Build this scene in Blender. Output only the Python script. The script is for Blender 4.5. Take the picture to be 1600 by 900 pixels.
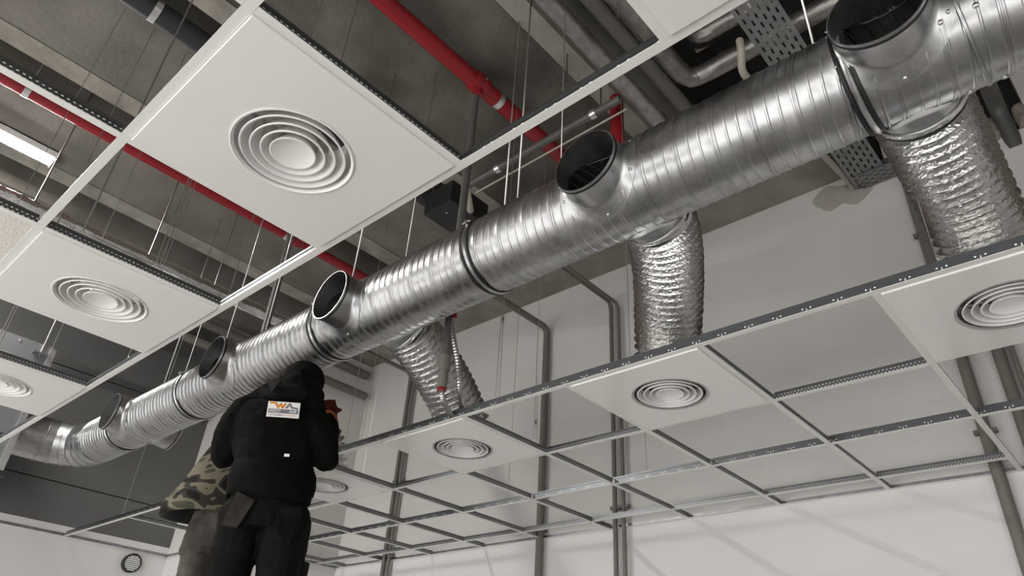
import bpy, bmesh, math, random
import numpy as np
from mathutils import Vector, Matrix, Quaternion, noise
random.seed(7)
for o in list(bpy.data.objects): bpy.data.objects.remove(o)
scene = bpy.context.scene
col = scene.collection
PI = math.pi
H = 2.85                      # height of the suspended ceiling grid

# ---------------------------------------------------------------- camera
R = [[0.7453011613306283, 0.6642878330274817, 0.05698994482248183],
     [0.31845357968185806, -0.42977667126739616, 0.844913800586857],
     [-0.5857589064683757, 0.6115665848670684, 0.5318578905751079]]
CAM = Vector((1.64294, -0.27299, 1.64568))
cd = bpy.data.cameras.new('camera'); cam = bpy.data.objects.new('camera', cd); col.objects.link(cam)
cd.sensor_width = 36; cd.lens = 1101.02 / 1600 * 36; cd.clip_start = 0.02; cd.clip_end = 100
m = Matrix.Identity(4)
for i in range(3):
    m[i][0] = R[0][i]; m[i][1] = R[1][i]; m[i][2] = -R[2][i]; m[i][3] = CAM[i]
cam.matrix_world = m
scene.camera = cam

# ---------------------------------------------------------------- world, exposure
w = bpy.data.worlds.new('world'); scene.world = w; w.use_nodes = True
w.node_tree.nodes['Background'].inputs[0].default_value = (1.0, 0.985, 0.965, 1)
w.node_tree.nodes['Background'].inputs[1].default_value = 1.2
vs = scene.view_settings
vs.view_transform = 'Standard'; vs.look = 'None'; vs.gamma = 1; vs.use_curve_mapping = False
vs.exposure = 1.45
TUBE_STRENGTH = 80.0

# ---------------------------------------------------------------- materials
CLOTH = ('hoodie', 'trouser', 'pocket', 'trouser_grey', 'camouflage', 'glove_red', 'hair')
def newmat(name):
    mt = bpy.data.materials.new(name); mt.use_nodes = True
    nt = mt.node_tree; b = nt.nodes['Principled BSDF']
    if name in CLOTH: b.inputs['Specular IOR Level'].default_value = .08
    return mt, nt, b
def N(nt, t, **kw):
    n = nt.nodes.new(t)
    for k, v in kw.items(): setattr(n, k, v)
    return n
def link(nt, a, b): nt.links.new(a, b)
def mat(name, c, rough=0.5, metal=0.0, var=0.0, scale=8.0, bump=0.0, bscale=None, c2=None, rvar=0.0, coat=0.0, detail=6, dist=0.02, stops=(0.35, 0.7)):
    mt, nt, b = newmat(name)
    b.inputs['Base Color'].default_value = (*c, 1); b.inputs['Roughness'].default_value = rough; b.inputs['Metallic'].default_value = metal
    if coat: b.inputs['Coat Weight'].default_value = coat; b.inputs['Coat Roughness'].default_value = 0.12
    tc = N(nt, 'ShaderNodeTexCoord')
    if var or c2:
        if c2 is None: c2 = tuple(max(0, x * (1 - var)) for x in c)
        ns = N(nt, 'ShaderNodeTexNoise'); ns.inputs['Scale'].default_value = scale; ns.inputs['Detail'].default_value = detail
        link(nt, tc.outputs['Object'], ns.inputs['Vector'])
        cr = N(nt, 'ShaderNodeValToRGB'); e = cr.color_ramp.elements
        e[0].position = stops[0]; e[1].position = stops[1]; e[0].color = (*c2, 1); e[1].color = (*c, 1)
        link(nt, ns.outputs['Fac'], cr.inputs['Fac']); link(nt, cr.outputs['Color'], b.inputs['Base Color'])
        if rvar:
            mr = N(nt, 'ShaderNodeMapRange'); mr.inputs['From Min'].default_value = .3; mr.inputs['From Max'].default_value = .7
            mr.inputs['To Min'].default_value = rough - rvar; mr.inputs['To Max'].default_value = rough + rvar
            link(nt, ns.outputs['Fac'], mr.inputs['Value']); link(nt, mr.outputs['Result'], b.inputs['Roughness'])
    if bump:
        n2 = N(nt, 'ShaderNodeTexNoise'); n2.inputs['Scale'].default_value = bscale or scale * 4; n2.inputs['Detail'].default_value = 5
        link(nt, tc.outputs['Object'], n2.inputs['Vector'])
        bp = N(nt, 'ShaderNodeBump'); bp.inputs['Strength'].default_value = bump; bp.inputs['Distance'].default_value = dist
        link(nt, n2.outputs['Fac'], bp.inputs['Height']); link(nt, bp.outputs['Normal'], b.inputs['Normal'])
    return mt

M = {}
M['white_cap'] = mat('white_cap', (.78, .77, .74), .38, var=.04, scale=3)
M['panel'] = mat('panel', (.80, .785, .755), .2, var=.05, scale=1.5, coat=.3)
M['mineral'] = mat('mineral', (.74, .71, .66), .9, var=.1, scale=40, bump=.6, bscale=120, dist=.004)
M['diffuser'] = mat('diffuser', (.80, .79, .77), .3)
M['diffuser_in'] = mat('diffuser_in', (.45, .45, .44), .4, metal=.6)
M['galv_dark'] = mat('galv_dark', (.42, .43, .45), .42, metal=1, var=.25, scale=20)
M['wire'] = mat('wire', (.62, .61, .59), .35, metal=1)
M['rod'] = mat('rod', (.33, .32, .31), .45, metal=1)
M['rubber'] = mat('rubber', (.008, .008, .009), .5)
M['black'] = mat('black', (.012, .012, .013), .55)
M['bolt'] = mat('bolt', (.6, .6, .6), .3, metal=1)
M['wall'] = mat('wall', (.72, .705, .70), .75, var=.05, scale=1.2, bump=.05, bscale=40)
M['plaster'] = mat('plaster', (.71, .69, .665), .85, var=.12, scale=.8, bump=.08, bscale=30)
M['plaster_stain'] = mat('plaster_stain', (.46, .425, .38), .9, var=.2, scale=6, bump=.3, bscale=20)
M['darkwall'] = mat('darkwall', (.125, .123, .12), .6, var=.12, scale=2, bump=.05, bscale=30)
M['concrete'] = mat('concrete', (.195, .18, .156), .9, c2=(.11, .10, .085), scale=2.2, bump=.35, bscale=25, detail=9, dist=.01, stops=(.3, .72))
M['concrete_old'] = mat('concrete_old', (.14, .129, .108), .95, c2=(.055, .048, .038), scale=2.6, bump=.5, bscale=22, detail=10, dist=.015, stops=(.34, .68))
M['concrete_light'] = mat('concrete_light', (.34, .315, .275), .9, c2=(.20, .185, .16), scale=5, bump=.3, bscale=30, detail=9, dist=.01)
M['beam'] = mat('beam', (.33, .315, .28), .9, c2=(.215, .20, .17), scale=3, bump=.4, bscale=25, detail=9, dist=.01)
M['void_shade'] = mat('void_shade', (.05, .046, .04), .95, var=.3, scale=3)  # near-black: the missing light up in the recess is put into the colour
M['floor'] = mat('floor', (.34, .33, .315), .6, var=.2, scale=2)
M['red'] = mat('red', (.26, .010, .016), .4, var=.12, scale=6)
M['grey_pipe'] = mat('grey_pipe', (.12, .115, .11), .5, metal=.3, var=.15, scale=10)
M['conduit'] = mat('conduit', (.17, .16, .14), .55, var=.1, scale=8)
M['pvc'] = mat('pvc', (.42, .38, .33), .5, var=.1, scale=8)
M['black_pipe'] = mat('black_pipe', (.02, .02, .022), .6)
M['steel_hose'] = mat('steel_hose', (.5, .49, .47), .3, metal=1)
M['ahu'] = mat('ahu', (.42, .43, .45), .35, metal=.85, var=.1, scale=3)
M['alu'] = mat('alu', (.75, .75, .76), .28, metal=.9)
M['foam'] = mat('foam', (.32, .28, .23), .95, var=.25, scale=12, bump=.8, bscale=30, dist=.02)
M['tray'] = mat('tray', (.33, .33, .33), .45, metal=.9, var=.15, scale=15)
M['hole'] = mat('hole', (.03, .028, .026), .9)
M['wood'] = mat('wood', (.30, .22, .14), .8, var=.3, scale=5)

def galv():
    mt, nt, b = newmat('galvanised')
    b.inputs['Metallic'].default_value = 1
    tc = N(nt, 'ShaderNodeTexCoord')
    v = N(nt, 'ShaderNodeTexVoronoi'); v.inputs['Scale'].default_value = 45
    n1 = N(nt, 'ShaderNodeTexNoise'); n1.inputs['Scale'].default_value = 7; n1.inputs['Detail'].default_value = 4
    link(nt, tc.outputs['Object'], v.inputs['Vector']); link(nt, tc.outputs['Object'], n1.inputs['Vector'])
    mx = N(nt, 'ShaderNodeMix', data_type='RGBA'); mx.inputs['Factor'].default_value = .12
    cr = N(nt, 'ShaderNodeValToRGB'); e = cr.color_ramp.elements
    e[0].position = .3; e[1].position = .7; e[0].color = (.36, .372, .385, 1); e[1].color = (.54, .555, .57, 1)
    link(nt, n1.outputs['Fac'], cr.inputs['Fac'])
    link(nt, cr.outputs['Color'], mx.inputs['A']); link(nt, v.outputs['Color'], mx.inputs['B'])
    hs = N(nt, 'ShaderNodeHueSaturation'); hs.inputs['Saturation'].default_value = .12
    link(nt, mx.outputs['Result'], hs.inputs['Color']); link(nt, hs.outputs['Color'], b.inputs['Base Color'])
    mr = N(nt, 'ShaderNodeMapRange'); mr.inputs['To Min'].default_value = .24; mr.inputs['To Max'].default_value = .42
    link(nt, n1.outputs['Fac'], mr.inputs['Value']); link(nt, mr.outputs['Result'], b.inputs['Roughness'])
    n3 = N(nt, 'ShaderNodeTexNoise'); n3.inputs['Scale'].default_value = 4; n3.inputs['Detail'].default_value = 2
    link(nt, tc.outputs['Object'], n3.inputs['Vector'])
    bp = N(nt, 'ShaderNodeBump'); bp.inputs['Strength'].default_value = .05; bp.inputs['Distance'].default_value = .006
    link(nt, n3.outputs['Fac'], bp.inputs['Height']); link(nt, bp.outputs['Normal'], b.inputs['Normal'])
    return mt
M['galv'] = galv()
def foil():
    mt, nt, b = newmat('foil')
    b.inputs['Metallic'].default_value = 1; b.inputs['Base Color'].default_value = (.74, .735, .72, 1); b.inputs['Roughness'].default_value = .24
    tc = N(nt, 'ShaderNodeTexCoord'); v = N(nt, 'ShaderNodeTexVoronoi'); v.inputs['Scale'].default_value = 120
    n1 = N(nt, 'ShaderNodeTexNoise'); n1.inputs['Scale'].default_value = 60; n1.inputs['Detail'].default_value = 3
    link(nt, tc.outputs['Object'], v.inputs['Vector']); link(nt, tc.outputs['Object'], n1.inputs['Vector'])
    ad = N(nt, 'ShaderNodeMath', operation='ADD'); link(nt, v.outputs['Distance'], ad.inputs[0]); link(nt, n1.outputs['Fac'], ad.inputs[1])
    bp = N(nt, 'ShaderNodeBump'); bp.inputs['Strength'].default_value = .34; bp.inputs['Distance'].default_value = .003
    link(nt, ad.outputs[0], bp.inputs['Height']); link(nt, bp.outputs['Normal'], b.inputs['Normal'])
    return mt
M['foil'] = foil()
M['foil_dull'] = mat('foil_dull', (.42, .40, .375), .42, metal=.85, var=.35, scale=14, bump=.5, bscale=45, dist=.006)
def web(name, main):
    """galvanised tee web with its punched holes"""
    mt, nt, b = newmat(name)
    b.inputs['Roughness'].default_value = .38; b.inputs['Metallic'].default_value = 1
    tc = N(nt, 'ShaderNodeTexCoord'); sp = N(nt, 'ShaderNodeSeparateXYZ'); link(nt, tc.outputs['Object'], sp.inputs[0])
    def mth(op, a, bb=None, c=None):
        n = N(nt, 'ShaderNodeMath', operation=op)
        for i, x in enumerate((a, bb, c)):
            if x is None: continue
            if isinstance(x, (int, float)): n.inputs[i].default_value = x
            else: link(nt, x, n.inputs[i])
        return n.outputs[0]
    u = mth('ADD', sp.outputs[0], sp.outputs[1]); z = sp.outputs[2]
    def dots(pitch, duty, z0, dz, ph=0.0):
        fr = mth('FRACT', mth('ADD', mth('DIVIDE', u, pitch), ph))
        a = mth('LESS_THAN', mth('ABSOLUTE', mth('SUBTRACT', fr, .5)), duty / 2)
        bz = mth('LESS_THAN', mth('ABSOLUTE', mth('SUBTRACT', z, z0)), dz / 2)
        return mth('MULTIPLY', a, bz)
    if main:
        k = mth('MAXIMUM', dots(.013, .45, .0055, .0022), mth('MAXIMUM', dots(.1, .055, .017, .005, .13), mth('MAXIMUM', dots(.1, .055, .017, .005, -.13), dots(.1, .03, .0115, .011))))
    else:
        k = mth('MAXIMUM', dots(.014, .42, .0095, .0032), dots(.014, .42, .0195, .0032, .5))
    mx = N(nt, 'ShaderNodeMix', data_type='RGBA')
    mx.inputs['A'].default_value = (.20, .21, .22, 1); mx.inputs['B'].default_value = (.85, .85, .84, 1)  # pale dots: light through the punched holes put into the colour
    link(nt, k, mx.inputs['Factor']); link(nt, mx.outputs['Result'], b.inputs['Base Color'])
    me = mth('SUBTRACT', 1.0, k); link(nt, me, b.inputs['Metallic'])
    return mt
M['web_main'] = web('web_main', True); M['web_cross'] = web('web_cross', False)
def camo():
    mt, nt, b = newmat('camouflage'); b.inputs['Roughness'].default_value = .85
    tc = N(nt, 'ShaderNodeTexCoord'); mp = N(nt, 'ShaderNodeMapping'); mp.inputs['Scale'].default_value = (1, 1, 1.7)
    link(nt, tc.outputs['Object'], mp.inputs[0])
    n1 = N(nt, 'ShaderNodeTexNoise'); n1.inputs['Scale'].default_value = 7.5; n1.inputs['Detail'].default_value = 1.0; n1.inputs['Distortion'].default_value = .5
    link(nt, mp.outputs[0], n1.inputs['Vector'])
    cr = N(nt, 'ShaderNodeValToRGB'); cr.color_ramp.interpolation = 'CONSTANT'
    e = cr.color_ramp.elements
    e[0].position = 0; e[0].color = (.012, .011, .010, 1); e[1].position = .40; e[1].color = (.032, .028, .024, 1)
    x = e.new(.51); x.color = (.13, .116, .086, 1); x = e.new(.62); x.color = (.05, .05, .035, 1)
    link(nt, n1.outputs['Fac'], cr.inputs['Fac']); link(nt, cr.outputs['Color'], b.inputs['Base Color'])
    return mt
M['camo'] = camo()
M['hoodie'] = mat('hoodie', (.006, .0057, .0053), .9, var=.5, scale=9, bump=.5, bscale=14, dist=.012)
M['trouser'] = mat('trouser', (.009, .0085, .008), .8, c2=(.004, .004, .004), scale=9, bump=.6, bscale=11, dist=.015)
M['pocket'] = mat('pocket', (.035, .032, .029), .8, c2=(.012, .011, .011), scale=14, bump=.3, bscale=30)
M['trouser_grey'] = mat('trouser_grey', (.10, .092, .08), .85, c2=(.035, .032, .028), scale=9, bump=.5, bscale=12, dist=.015)
M['skin'] = mat('skin', (.45, .27, .2), .55)
M['hair'] = mat('hair', (.02, .015, .012), .7)
M['glove_red'] = mat('glove_red', (.10, .022, .016), .8, var=.3, scale=30)
M['glove_orange'] = mat('glove_orange', (.40, .12, .02), .8)
M['patch'] = mat('patch', (.80, .79, .78), .6)
M['p_orange'] = mat('p_orange', (.62, .22, .02), .6)
M['p_grey'] = mat('p_grey', (.17, .16, .18), .6)
M['p_white'] = mat('p_white', (.85, .85, .85), .6)
M['p_dark'] = mat('p_dark', (.06, .05, .06), .6)
M['p_paleorange'] = mat('p_paleorange', (.70, .42, .22), .6)
def emis(name, c, s):
    mt, nt, b = newmat(name)
    b.inputs['Emission Color'].default_value = (*c, 1); b.inputs['Emission Strength'].default_value = s
    return mt
M['tube'] = emis('tube', (1, .975, .93), TUBE_STRENGTH)

# ---------------------------------------------------------------- mesh helpers
class MB:
    def __init__(s): s.v = []; s.f = []; s.mi = []
    def add(s, vs, fs, mi=0):
        o = len(s.v); s.v += [Vector(x) for x in vs]; s.f += [tuple(i + o for i in f) for f in fs]; s.mi += [mi] * len(fs); return s
    def box(s, a, b, mi=0):
        x0, y0, z0 = a; x1, y1, z1 = b
        return s.add([(x0,y0,z0),(x1,y0,z0),(x1,y1,z0),(x0,y1,z0),(x0,y0,z1),(x1,y0,z1),(x1,y1,z1),(x0,y1,z1)],
                     [(0,3,2,1),(4,5,6,7),(0,1,5,4),(1,2,6,5),(2,3,7,6),(3,0,4,7)], mi)
    def obox(s, c, ax, ay, az, mi=0):
        """box centred at c with half-axis vectors"""
        c, ax, ay, az = map(Vector, (c, ax, ay, az))
        P = [c + i*ax + j*ay + k*az for k in (-1,1) for i, j in ((-1,-1),(1,-1),(1,1),(-1,1))]
        return s.add(P, [(0,3,2,1),(4,5,6,7),(0,1,5,4),(1,2,6,5),(2,3,7,6),(3,0,4,7)], mi)
    def rings(s, rings, cap0=True, cap1=True, closed=False, mi=0):
        n = len(rings[0]); V = [p for r in rings for p in r]; F = []
        k = len(rings)
        for i in range(k if closed else k - 1):
            a = i * n; b = ((i + 1) % k) * n
            for j in range(n):
                j2 = (j + 1) % n; F.append((a + j, a + j2, b + j2, b + j))
        if not closed:
            if cap0: F.append(tuple(range(n))[::-1])
            if cap1: F.append(tuple((k - 1) * n + j for j in range(n)))
        return s.add(V, F, mi)
    def tube(s, pts, r, n=12, cap=True, mi=0, rfun=None):
        pts = [Vector(p) for p in pts]
        k = len(pts); T = []
        for i in range(k):
            a = pts[max(i-1, 0)]; b = pts[min(i+1, k-1)]; T.append((b - a).normalized())
        up = Vector((0,0,1)) if abs(T[0].z) < .9 else Vector((1,0,0))
        u = T[0].cross(up).normalized(); RR = []
        for i in range(k):
            if i: u = (u - T[i] * u.dot(T[i])).normalized()
            v = T[i].cross(u); ring = []
            for j in range(n):
                a = 2*PI*j/n
                rr = (r if rfun is None else rfun(i, a)) if not isinstance(r, (list, tuple)) else r[i]
                ring.append(pts[i] + u*math.cos(a)*rr + v*math.sin(a)*rr)
            RR.append(ring)
        return s.rings(RR, cap, cap, mi=mi)
    def lathe(s, prof, c, axis, n=48, closed=False, mi=0):
        """prof: (radius, height along axis)"""
        c = Vector(c); ax = Vector(axis).normalized()
        up = Vector((0,0,1)) if abs(ax.z) < .9 else Vector((1,0,0))
        u = ax.cross(up).normalized(); v = ax.cross(u)
        RR = [[c + ax*h + (u*math.cos(2*PI*j/n) + v*math.sin(2*PI*j/n))*rr for j in range(n)] for rr, h in prof]
        return s.rings(RR, prof[0][0] > 1e-6 and not closed, prof[-1][0] > 1e-6 and not closed, closed, mi)
    def lathe_open(s, prof, c, axis, n=48, mi=0):
        c = Vector(c); ax = Vector(axis).normalized()
        up = Vector((0,0,1)) if abs(ax.z) < .9 else Vector((1,0,0))
        u = ax.cross(up).normalized(); v = ax.cross(u)
        RR = [[c + ax*h + (u*math.cos(2*PI*j/n) + v*math.sin(2*PI*j/n))*rr for j in range(n)] for rr, h in prof]
        return s.rings(RR, False, False, mi=mi)
    def ellipsoid(s, c, rx, ry, rz, n=16, m=10, rot=None, mi=0):
        c = Vector(c); RR = []
        for i in range(m + 1):
            t = PI * (i + (0.02 if i == 0 else -0.02 if i == m else 0)) / m; ring = []
            for j in range(n):
                a = 2*PI*j/n; p = Vector((rx*math.sin(t)*math.cos(a), ry*math.sin(t)*math.sin(a), -rz*math.cos(t)))
                if rot: p = rot @ p
                ring.append(c + p)
            RR.append(ring)
        return s.rings(RR, True, True, mi=mi)
    def build(s, name, mats, parent=None, origin=None, smooth=False, angle=None):
        if parent is not None and origin is None: origin = root_loc(parent)
        if origin is None: origin = Vector((0,0,0))
        origin = Vector(origin)
        me = bpy.data.meshes.new(name)
        me.from_pydata([v - origin for v in s.v], [], s.f)
        if not isinstance(mats, (list, tuple)): mats = [mats]
        for x in mats: me.materials.append(M[x] if isinstance(x, str) else x)
        if any(s.mi): me.polygons.foreach_set('material_index', s.mi)
        bm = bmesh.new(); bm.from_mesh(me); bmesh.ops.recalc_face_normals(bm, faces=bm.faces); bm.to_mesh(me); bm.free()
        if smooth:
            me.shade_smooth()
            if angle: me.set_sharp_from_angle(angle=math.radians(angle))
        o = bpy.data.objects.new(name, me); col.objects.link(o)
        if parent is None: o.location = origin
        else: o.parent = parent
        return o
def root_loc(p):
    v = Vector(p.location)
    while p.parent: p = p.parent; v += p.location
    return v
def tag(o, label, cat, group=None, kind=None):
    o['label'] = label; o['category'] = cat
    if group: o['group'] = group
    if kind: o['kind'] = kind
    return o
def thing(name, label, cat, loc, group=None):
    o = bpy.data.objects.new(name, None); o.empty_display_size = .05; col.objects.link(o); o.location = loc
    return tag(o, label, cat, group)
def struct(o): o['kind'] = 'structure'; return o
def fillet(pts, r, n=6):
    """polyline with rounded corners"""
    pts = [Vector(p) for p in pts]; out = [pts[0]]
    for i in range(1, len(pts) - 1):
        a = (pts[i-1] - pts[i]); b = (pts[i+1] - pts[i])
        d = min(r, a.length * .49, b.length * .49)
        p0 = pts[i] + a.normalized()*d; p2 = pts[i] + b.normalized()*d
        for k in range(n + 1):
            t = k / n; out.append(p0*(1-t)**2 + pts[i]*2*t*(1-t) + p2*t*t)
    out.append(pts[-1]); return out
def bez(p0, p1, p2, p3, n):
    p0, p1, p2, p3 = map(Vector, (p0, p1, p2, p3)); o = []
    for k in range(n + 1):
        t = k/n; o.append(p0*(1-t)**3 + p1*3*t*(1-t)**2 + p2*3*t*t*(1-t) + p3*t**3)
    return o
ORD = ['first','second','third','fourth','fifth','sixth','seventh','eighth','ninth','tenth','eleventh','twelfth']

# ================================================================ THE SETTING
YW = 3.83; XE = -5.48; XS = -4.34; YS = 2.72; ZB = 4.95; ZS = 5.35
XN = 5.2; YO = -2.6
floor = MB().box((XE-.2, YO, -.1), (XN, YW+.2, 0)).build('floor', 'floor', origin=(0,0,0)); struct(floor)
# right wall: finished white up to the ceiling line, bare plaster above
b = MB()
b.box((XS-.15, YW, 0), (XN, YW+.2, H), 0)
b.box((XS-.15, YW, H), (.76, YW+.2, ZB), 1)
b.box((.76, YW, H), (1.02, YW+.2, 4.86), 1)
b.box((1.02, YW, H), (1.585, YW+.2, ZS), 1)
b.box((1.585, YW, H), (1.80, YW+.2, 4.80), 1)
b.box((1.80, YW, H), (XN, YW+.2, ZS), 1)
wr = struct(b.build('wall_right', ['wall', 'plaster'], origin=(0, YW, 0)))
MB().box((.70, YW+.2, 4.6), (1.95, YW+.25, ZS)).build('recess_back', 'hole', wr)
# roughly patched plaster below the cable tray
pm = MB()
for (cx, cz, rx, rz) in ((.66, 4.83, .10, .10), (.80, 4.79, .12, .06)):
    pm.ellipsoid((cx, YW, cz), rx, .004, rz, 40, 20)
for v in pm.v: v.x += noise.noise(v*9)*.05; v.z += noise.noise(v*9 + Vector((7,0,0)))*.05
pm.build('plaster_patch', 'plaster_stain', wr, smooth=True)
# concrete edge beam on top of the right wall
bm_ = MB().box((XS-.15, 3.28, ZB), (.76, YW+.2, ZS)).build('trim_1', 'beam', origin=(0, YW, ZB)); struct(bm_)
# end wall: white to just above the ceiling line, dark panels above
we = struct(MB().box((XE-.2, YO, 0), (XE, YS+.05, 2.93)).build('wall_end', 'wall', origin=(XE, 0, 0)))
for z0, z1 in ((2.93, 3.262), (3.272, 4.258), (4.268, ZS)):
    MB().box((XE-.2, YO, z0), (XE-.004, YS+.05, z1)).build('panel', 'darkwall', we)
MB().box((XE-.2, YO, 2.93), (XE-.03, YS+.05, ZS)).build('joint_backing', 'black', we)
for yy in (.9, 1.86):
    MB().box((XE-.003, yy, 2.862), (XE+.002, yy+.004, 2.93)).build('strip_joint', 'plaster', we)
# boxed shaft in the corner
ws = MB(); ws.box((XE-.02, YS, 0), (XS, YW+.05, H), 0); ws.box((XE-.02, YS, H), (XS, YW+.05, ZS), 1)
struct(ws.build('wall_shaft', ['wall', 'plaster'], origin=(XS, YS, 0)))
# closed side behind the camera (near end) and unseen upper wall added to shape the open-side light
struct(MB().box((XN, YO, 0), (XN+.2, YW+.2, ZS)).build('wall_near', 'wall', origin=(XN, 0, 0)))
struct(MB().box((XE-.2, YO-.2, 3.1), (XN+.2, YO, ZS)).build('wall_open_side', 'plaster', origin=(0, YO, 3.1)))
# slab and ribs; tall recess over the pipes added to darken that area
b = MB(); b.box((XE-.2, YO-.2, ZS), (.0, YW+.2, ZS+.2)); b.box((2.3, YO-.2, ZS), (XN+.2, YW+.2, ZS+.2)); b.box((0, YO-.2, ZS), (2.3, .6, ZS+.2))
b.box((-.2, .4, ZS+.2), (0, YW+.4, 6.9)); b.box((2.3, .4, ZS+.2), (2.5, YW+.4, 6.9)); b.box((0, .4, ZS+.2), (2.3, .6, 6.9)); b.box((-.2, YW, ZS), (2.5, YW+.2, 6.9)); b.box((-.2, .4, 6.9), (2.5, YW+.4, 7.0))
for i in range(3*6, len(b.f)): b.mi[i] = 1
ceil = struct(b.build('ceiling', ['concrete_old', 'void_shade'], origin=(0, 0, ZS)))
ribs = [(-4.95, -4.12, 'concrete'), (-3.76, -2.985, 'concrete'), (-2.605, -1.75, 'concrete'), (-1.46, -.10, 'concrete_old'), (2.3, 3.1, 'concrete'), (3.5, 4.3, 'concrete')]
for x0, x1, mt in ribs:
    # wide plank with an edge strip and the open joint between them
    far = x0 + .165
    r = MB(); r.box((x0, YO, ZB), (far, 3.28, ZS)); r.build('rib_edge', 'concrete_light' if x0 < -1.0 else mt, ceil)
    r = MB()
    r.add([(far+.012, YO, ZB), (x1, YO, ZB), (x1+.05, YO, ZS), (far+.012, YO, ZS), (far+.012, 3.28, ZB), (x1, 3.28, ZB), (x1+.05, 3.28, ZS), (far+.012, 3.28, ZS)],
          [(0,1,5,4),(1,2,6,5),(2,3,7,6),(3,0,4,7),(0,3,2,1),(4,5,6,7)])
    r.build('rib', mt, ceil)
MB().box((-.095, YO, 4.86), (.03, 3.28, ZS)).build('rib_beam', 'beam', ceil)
# perimeter angle trims
def angle_trim(name, a, b2, nrm, mtl='white_cap'):
    a = Vector(a); b2 = Vector(b2); n = Vector(nrm); t = MB(); d = (b2 - a)
    up = Vector((0,0,1))
    t.obox((a+b2)/2 + n*.012 + up*.0006, d/2, n*.012, up*.0008)
    t.obox((a+b2)/2 + n*.001 + up*.012, d/2, n*.001, up*.012, 1)
    return struct(t.build(name, [mtl, 'galv_dark'], origin=a))
angle_trim('trim_2', (XS, YW, H), (XN, YW, H), (0, -1, 0))
angle_trim('trim_3', (XE, YO, H), (XE, YS, H), (1, 0, 0), 'galv_dark')
angle_trim('trim_4', (XE, YS, H), (XS, YS, H), (0, -1, 0), 'galv_dark')
angle_trim('trim_5', (XS, YS, H), (XS, YW, H), (1, 0, 0), 'galv_dark')

# ================================================================ SUSPENDED GRID
def tee(name, label, p0, p1, main, group):
    """inverted T profile: galvanised web with bulb, white capped flange"""
    p0 = Vector(p0); p1 = Vector(p1); d = (p1 - p0); L = d.length; d.normalize(); n = Vector((-d.y, d.x, 0)); up = Vector((0,0,1))
    t = thing(name, label, 'ceiling tee', p0, group)
    hw = .038 if main else .032
    mid = (p0 + p1)/2; hl = d * (L/2)
    wb = MB()
    wb.obox(mid + up*(hw/2 + .001), hl, n*.0009, up*(hw/2))
    wb.obox(mid + up*(hw - .003), hl, n*.0032, up*.0045)
    wb.build('web', 'web_main' if main else 'web_cross', t)
    cp = MB(); cp.obox(mid + up*.0006, hl - d*(.0 if main else .0), n*.012, up*.0009)
    cp.build('flange', 'white_cap', t)
    return t
T6 = .6
# Y of the runner lines
Y0, Y1, Y2, Y3, Y4, Y5 = 0.0, .6, 1.8, 2.4, 3.0, 3.6
tee('main_runner', 'long white-faced ceiling runner left of the spiral duct', (XE+.02, Y1, H), (2.6, Y1, H), True, 'main runners of the ceiling grid')
tee('main_runner', 'white-faced ceiling runner on the far left side of the large diffuser panel', (XE+.02, Y0, H), (2.6, Y0, H), True, 'main runners of the ceiling grid')
tee('main_runner', 'long ceiling runner right of the duct under the flexible ducts', (XE+.02, Y2, H), (2.6, Y2, H), True, 'main runners of the ceiling grid')
tee('main_runner', 'ceiling runner crossing the open grid nearest the right wall', (XS+.01, Y4, H), (2.6, Y4, H), True, 'main runners of the ceiling grid')
tee('main_runner', 'outermost ceiling runner beyond the cream mineral tile', (XE+.02, -.6, H), (2.6, -.6, H), True, 'main runners of the ceiling grid')
e = .0125
k = 0
for i in range(2, -8, -1):
    x = i*T6
    lab = ORD[k]; k += 1
    tee('cross_tee', f'{lab} long cross tee of the open right grid counted from the near right edge', (x, Y2+e, H), (x, Y4-e, H), False, 'long cross tees of the right grid')
    tee('cross_tee', f'{lab} short cut tee between the outer runner and right wall from the near edge', (x, Y4+e, H), (x, YW-.002, H), False, 'cut tees along the right wall')
k = 0
for i in range(2, -8, -1):
    x0 = i*T6; x1 = x0 - T6
    if x1 < XS: x1 = XS
    for Yk, nm in ((Y3, 'in the middle row of the right grid'), (Y5, 'in the row closest to the right wall')):
        a = (x0+e+.0, Yk, H) if False else (x1 + (e if x1 > XS else .002), Yk, H)
        tee('short_tee', f'{ORD[k]} short perforated tee {nm} from the near edge', a, (x0 - e, Yk, H), False, 'short tees of the right grid')
    k += 1
k = 0
for i in range(3, -9, -1):
    x = i*T6
    tee('short_tee', f'{ORD[k]} short perforated tee left of the duct from the near edge', (x, Y0+e, H), (x, Y1-e, H), False, 'short tees left of the duct'); k += 1
k = 0
for i in range(2, -5, -1):
    x = i*T6
    tee('short_tee', f'{ORD[k]} short perforated tee beyond the leftmost runner from the near edge', (x, Y0-T6+e, H), (x, Y0-e, H), False, 'short tees at the far left'); k += 1

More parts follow.
